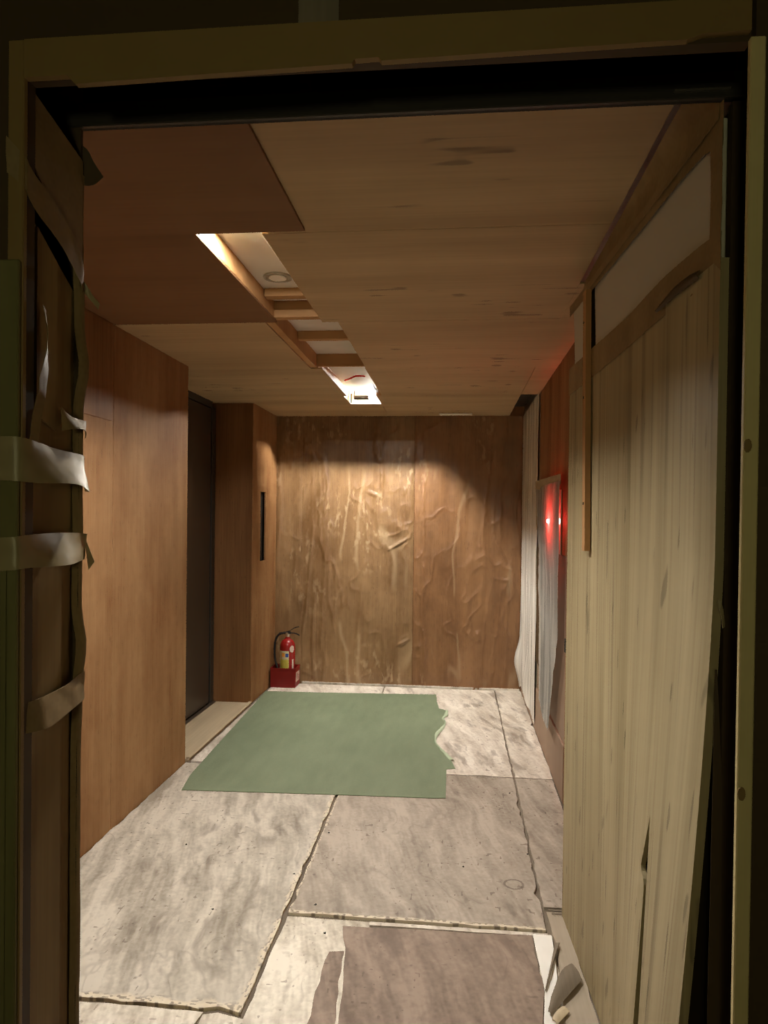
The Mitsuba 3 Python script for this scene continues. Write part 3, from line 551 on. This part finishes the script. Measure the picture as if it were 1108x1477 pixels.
obj('indicator_lamp', led, 'led_lens', cp, emit=[L_LED * c for c in (1.0, 0.035, 0.03)], label='glowing red indicator lamp', smooth=True)
stem = trimesh.creation.cylinder(radius=0.010, height=0.02, sections=16); stem.apply_transform(trimesh.transformations.rotation_matrix(math.pi / 2, (0, 1, 0))); stem.apply_translation((XR - 0.020, 4.12, 1.484)); obj('button', stem, 'black_metal', cp)
obj('dark_slit', box(XR - 0.012, XR + 0.004, 4.70, 5.06, 0.50, 1.30, 0.002), 'dark_brown', 'wall_right')  # dark board put in as the dark slit between the plastic sheets

# ================================================================== MAT
matp = [(-1.592, 5.885), (-1.2, 5.905), (-0.903, 5.924), (-0.5, 5.955), (-0.15, 5.985), (-0.135, 5.75), (-0.116, 5.558), (-0.055, 5.50), (-0.070, 5.36), (-0.082, 5.28), (-0.058, 5.18), (-0.085, 5.05), (-0.123, 4.88), (-0.122, 4.75), (-0.090, 4.592), (-0.04, 4.45), (-0.010, 4.366), (0.015, 4.237), (-0.038, 4.218), (-0.036, 3.782), (-0.10, 3.772), (-0.40, 3.760), (-0.715, 3.747), (-1.1, 3.725), (-1.463, 3.706), (-1.50, 3.93)]
gm = thing('green_mat', 'green felt mat with a torn right edge lying on the plywood floor', 'mat')
obj('felt', extr(Polygon(matp), 0.0005, 0.0035), 'green_felt', gm)
tp = [(-0.060, 5.50), (-0.072, 5.36), (-0.085, 5.28), (-0.062, 5.18), (-0.088, 5.05), (-0.126, 4.88), (-0.125, 4.75), (-0.092, 4.592), (-0.045, 4.45), (-0.015, 4.366)]
A = [(x, y, 0.004) for x, y in tp]; B = [(x + 0.018 + 0.012 * math.sin(i * 1.7), y, 0.002 + 0.006 * (i % 2)) for i, (x, y) in enumerate(tp)]
obj('torn_edge', ribbon(A, B, 50, 6, 0.0012, (0, 0, 0.006), 0.004, 5), 'green_pale', gm, smooth=50, label='pale curled torn edge')

# ================================================================== FIRE EXTINGUISHER AND ITS BOX
bx = thing('extinguisher_box', 'red open metal box standing on the floor in the back left corner', 'box')
x0, x1, y0, y1, hh, tk = -1.592, -1.372, 6.035, 6.215, 0.168, 0.004
outer = Polygon([(x0, y0), (x1, y0), (x1, y1), (x0, y1)])
obj('walls', join(extr(Polygon(outer.exterior.coords, [outer.buffer(-tk).exterior.coords]), 0.0, hh), extr(outer, 0.0, 0.006)), 'red_box', bx)
obj('rim', extr(Polygon(outer.buffer(0.003, join_style=2).exterior.coords, [outer.buffer(-tk - 0.001).exterior.coords]), hh - 0.012, hh), 'red_box', bx)
obj('sticker', box(x1, x1 + 0.001, y0 + 0.03, y1 - 0.03, 0.045, 0.125), 'label_pink', bx, label='pale printed sticker')
for k in range(4): obj('print_line', box(x1 + 0.001, x1 + 0.0014, y0 + 0.045, y1 - 0.045 - 0.012 * (k % 2), 0.058 + 0.017 * k, 0.065 + 0.017 * k), 'red_box', bx)
fe = thing('fire_extinguisher', 'red fire extinguisher with yellow label standing in the red box', 'fire extinguisher')
cx, cy, R = -1.462, 6.122, 0.066
prof = [(0, 0.006), (R - 0.008, 0.006), (R, 0.016), (R, 0.345), (R * 0.97, 0.365), (R * 0.86, 0.385), (R * 0.66, 0.402), (R * 0.42, 0.412), (0.022, 0.416), (0.021, 0.432), (0, 0.432)]
obj('cylinder', lathe(prof, (cx, cy, 0), 48), 'red_paint', fe, smooth=40)
obj('neck', lathe([(0, 0.430), (0.019, 0.430), (0.019, 0.446), (0.024, 0.448), (0.024, 0.456), (0, 0.456)], (cx, cy, 0), 24), 'chrome', fe, smooth=30)
obj('valve', join(box(cx - 0.018, cx + 0.026, cy - 0.011, cy + 0.011, 0.454, 0.476, 0.003)), 'rubber', fe)
g = trimesh.creation.cylinder(radius=0.012, height=0.010, sections=20); g.apply_transform(trimesh.transformations.rotation_matrix(math.pi / 2, (1, 0, 0))); g.apply_translation((cx - 0.004, cy - 0.016, 0.459)); obj('gauge', g, 'chrome', fe, smooth=30)
def bar(pts, w, t):
    a = np.array([(x, cy - w / 2, z) for x, z in pts]); b = np.array([(x, cy + w / 2, z) for x, z in pts]); return ribbon(a, b, 16, 3, t)
obj('lever', bar([(cx - 0.012, 0.474), (cx + 0.02, 0.484), (cx + 0.05, 0.504), (cx + 0.098, 0.522)], 0.016, 0.006), 'rubber', fe, smooth=40)
obj('handle', bar([(cx + 0.010, 0.462), (cx + 0.05, 0.464), (cx + 0.085, 0.456), (cx + 0.105, 0.444)], 0.018, 0.006), 'rubber', fe, smooth=40)
hose = spline([(cx - 0.014, cy - 0.004, 0.464), (cx - 0.05, cy - 0.012, 0.462), (cx - 0.088, cy - 0.018, 0.435), (cx - 0.108, cy - 0.02, 0.38), (cx - 0.112, cy - 0.02, 0.30), (cx - 0.104, cy - 0.022, 0.22), (cx - 0.084, cy - 0.03, 0.165), (cx - 0.076, cy - 0.034, 0.10)], 40)
obj('hose', tube(hose, 0.0095, 12), 'rubber', fe, smooth=50)
obj('nozzle', tube([hose[-1] + (0, 0, 0.06), hose[-1] + (0, 0, 0.03), hose[-1] + (0, 0, -0.02)], [0.011, 0.015, 0.017], 14), 'rubber', fe, smooth=40)
def wrap(a0, a1, z0, z1, r, outline=None):
    n, m_ = 20, 6; P = np.zeros((n, m_, 3))
    for i, a in enumerate(np.radians(np.linspace(a0, a1, n))):
        u = 2 * i / (n - 1) - 1; h = 1.0 if outline is None else math.sqrt(max(0.02, 1 - u * u))
        for j in range(m_):
            z = (z0 + z1) / 2 + ((z1 - z0) / 2) * h * (2 * j / (m_ - 1) - 1); P[i, j] = (cx + r * math.cos(a), cy + r * math.sin(a), z)
    return grid_solid(P, 0.0006)
# camera sees the cylinder from about -76 degrees
lab = obj('label', wrap(-165, -66, 0.150, 0.315, R + 0.0005), 'label_cream', fe, smooth=40, label='cream and yellow printed label')
obj('yellow_field', wrap(-140, -68, 0.160, 0.240, R + 0.0013), 'label_yellow', lab, smooth=40)
obj('blue_mark', wrap(-92, -70, 0.262, 0.292, R + 0.0013), 'label_blue', lab, smooth=40)
obj('orange_mark', wrap(-125, -98, 0.264, 0.298, R + 0.0013), 'label_orange', lab, smooth=40)
obj('tag', wrap(-62, -22, 0.300, 0.362, R + 0.0020, 1), 'label_pink', fe, smooth=40, label='pale oval tag')
obj('white_label', wrap(-42, -24, 0.135, 0.240, R + 0.0005), 'label_pink', fe, smooth=40, label='narrow pale label')

# ================================================================== LAMPS IN THE CEILING GAPS
fd = thing('work_lamp', 'glaring white work lamp with dark bracket in the farthest ceiling gap', 'lamp')
LX, LY, LZ = -0.665, 5.482, 2.455
b_ = trimesh.creation.cylinder(radius=0.014, height=0.008, sections=28); b_.apply_translation((LX, LY, LZ)); obj('bulb', b_, 'glow', fd, smooth=30, emit=[L_FLOOD * c for c in C_WARM], label='glaring white lens')
obj('bracket', join(box(-0.80, -0.685, 5.44, 5.50, 2.405, 2.432, 0.003), box(-0.800, -0.792, 5.45, 5.49, 2.43, SOFF)), 'black_metal', fd)
obj('holder', box(LX - 0.012, LX + 0.012, LY - 0.012, LY + 0.012, LZ + 0.010, SOFF, 0.002), 'lamp_off', fd)
obj('wire', tube(spline([(-0.80, 5.0, 2.462), (-0.74, 4.86, 2.448), (-0.69, 4.80, 2.452), (-0.64, 4.86, 2.462)], 20), 0.006, 8), 'red_wire', fd, smooth=50, label='red wire')
strip('plastic_scrap', [(-0.570, 4.95, 2.40), (-0.575, 5.15, 2.405), (-0.60, 5.32, 2.40)], [(-0.60, 4.95, 2.44), (-0.605, 5.15, 2.43), (-0.612, 5.32, 2.44)], 'crumpled bluish plastic scrap beside the bright work lamp', 'blue_film', seed=12, cat='plastic scrap', rip=0.02)
def downlight(x, y, label, on):
    t = thing('downlight', label, 'downlight')
    ring = [(0.047, 0), (0.057, 0), (0.059, -0.004), (0.057, -0.008), (0.049, -0.008), (0.047, -0.004), (0.047, 0)]
    obj('ring', lathe(ring, (x, y, SOFF), 36), 'lamp_off', t, smooth=40)
    c = trimesh.creation.cylinder(radius=0.036, height=0.004, sections=24); c.apply_translation((x, y, SOFF - 0.006)); obj('lens', c, 'glow', t, emit=[L_DOWN * q for q in C_WARM] if on else None)
    cc = trimesh.creation.cylinder(radius=0.047, height=0.003, sections=24); cc.apply_translation((x, y, SOFF - 0.0016)); obj('reflector', cc, 'steel', t)
downlight(-0.716, 2.25, 'lit small downlight just above the near edge of the first ceiling gap', True)
downlight(-0.735, 2.84, 'unlit round downlight on the pale board inside the first ceiling gap', False)
cs = thing('ceiling_plate', 'small white plate on the ceiling close to the back wall', 'plate')
obj('plate', box(-0.155, 0.125, 6.07, 6.125, CEIL - 0.014, CEIL, 0.004), 'white_paper', cs)
# pipe in the open corner of the ceiling
obj('ceiling_duct', tube([(0.50, 5.9, 2.30), (0.502, 5.9, 2.40), (0.502, 5.9, SOFF)], 0.0001, 6), 'steel') if False else None

# ================================================================== RUBBISH ON THE FLOOR
n, m_ = 26, 8; P = np.zeros((n, m_, 3))
for i in range(n):
    y = 2.585 - 0.60 * i / (n - 1); a = np.interp(y, [1.98, 2.13, 2.28, 2.585], [0.275, 0.279, 0.300, 0.294]); b = np.interp(y, [1.98, 2.13, 2.28, 2.40, 2.585], [0.318, 0.322, 0.343, 0.352, 0.362])
    for j in range(m_):
        x = a + (b - a) * j / (m_ - 1); P[i, j] = (x, y, -0.004 + 0.010 * meshkit.fbm(np.array([x * 30, y * 14, 1.0]), seed=3))
obj('paper_strip', grid_solid(P, 0.0008), 'white_paper', smooth=40, label='torn strip of white paper on the floor beside the brown sheet', cat='paper')
obj('wood_sliver', ribbon([(0.366, 2.530, 0.006), (0.335, 2.40, 0.008), (0.300, 2.27, 0.006)], [(0.380, 2.525, 0.010), (0.348, 2.42, 0.014), (0.302, 2.268, 0.008)], 16, 4, 0.004), 'splinter', smooth=40, label='dark thin wood sliver lying across the white paper', cat='wood sliver')
sp = thing('broken_wood', 'curled broken piece of grey veneer leaning on the right board foot', 'broken wood')
obj('veneer', ribbon([(0.402, 2.40, 0.016), (0.362, 2.34, 0.030), (0.320, 2.24, 0.022), (0.296, 2.165, 0.012)], [(0.424, 2.33, 0.012), (0.385, 2.27, 0.014), (0.345, 2.215, 0.010), (0.304, 2.150, 0.008)], 26, 7, 0.0025, (0, 0, 0.006), 0.012, 6), 'splinter', sp, smooth=40)
obj('splintered_end', ribbon([(0.345, 2.200, 0.006), (0.320, 2.170, 0.008), (0.304, 2.140, 0.004)], [(0.360, 2.180, 0.004), (0.338, 2.150, 0.006), (0.318, 2.125, 0.003)], 14, 4, 0.004, (0, 0, 0.004), 0.006, 7), 'floor_sill', sp, smooth=40)
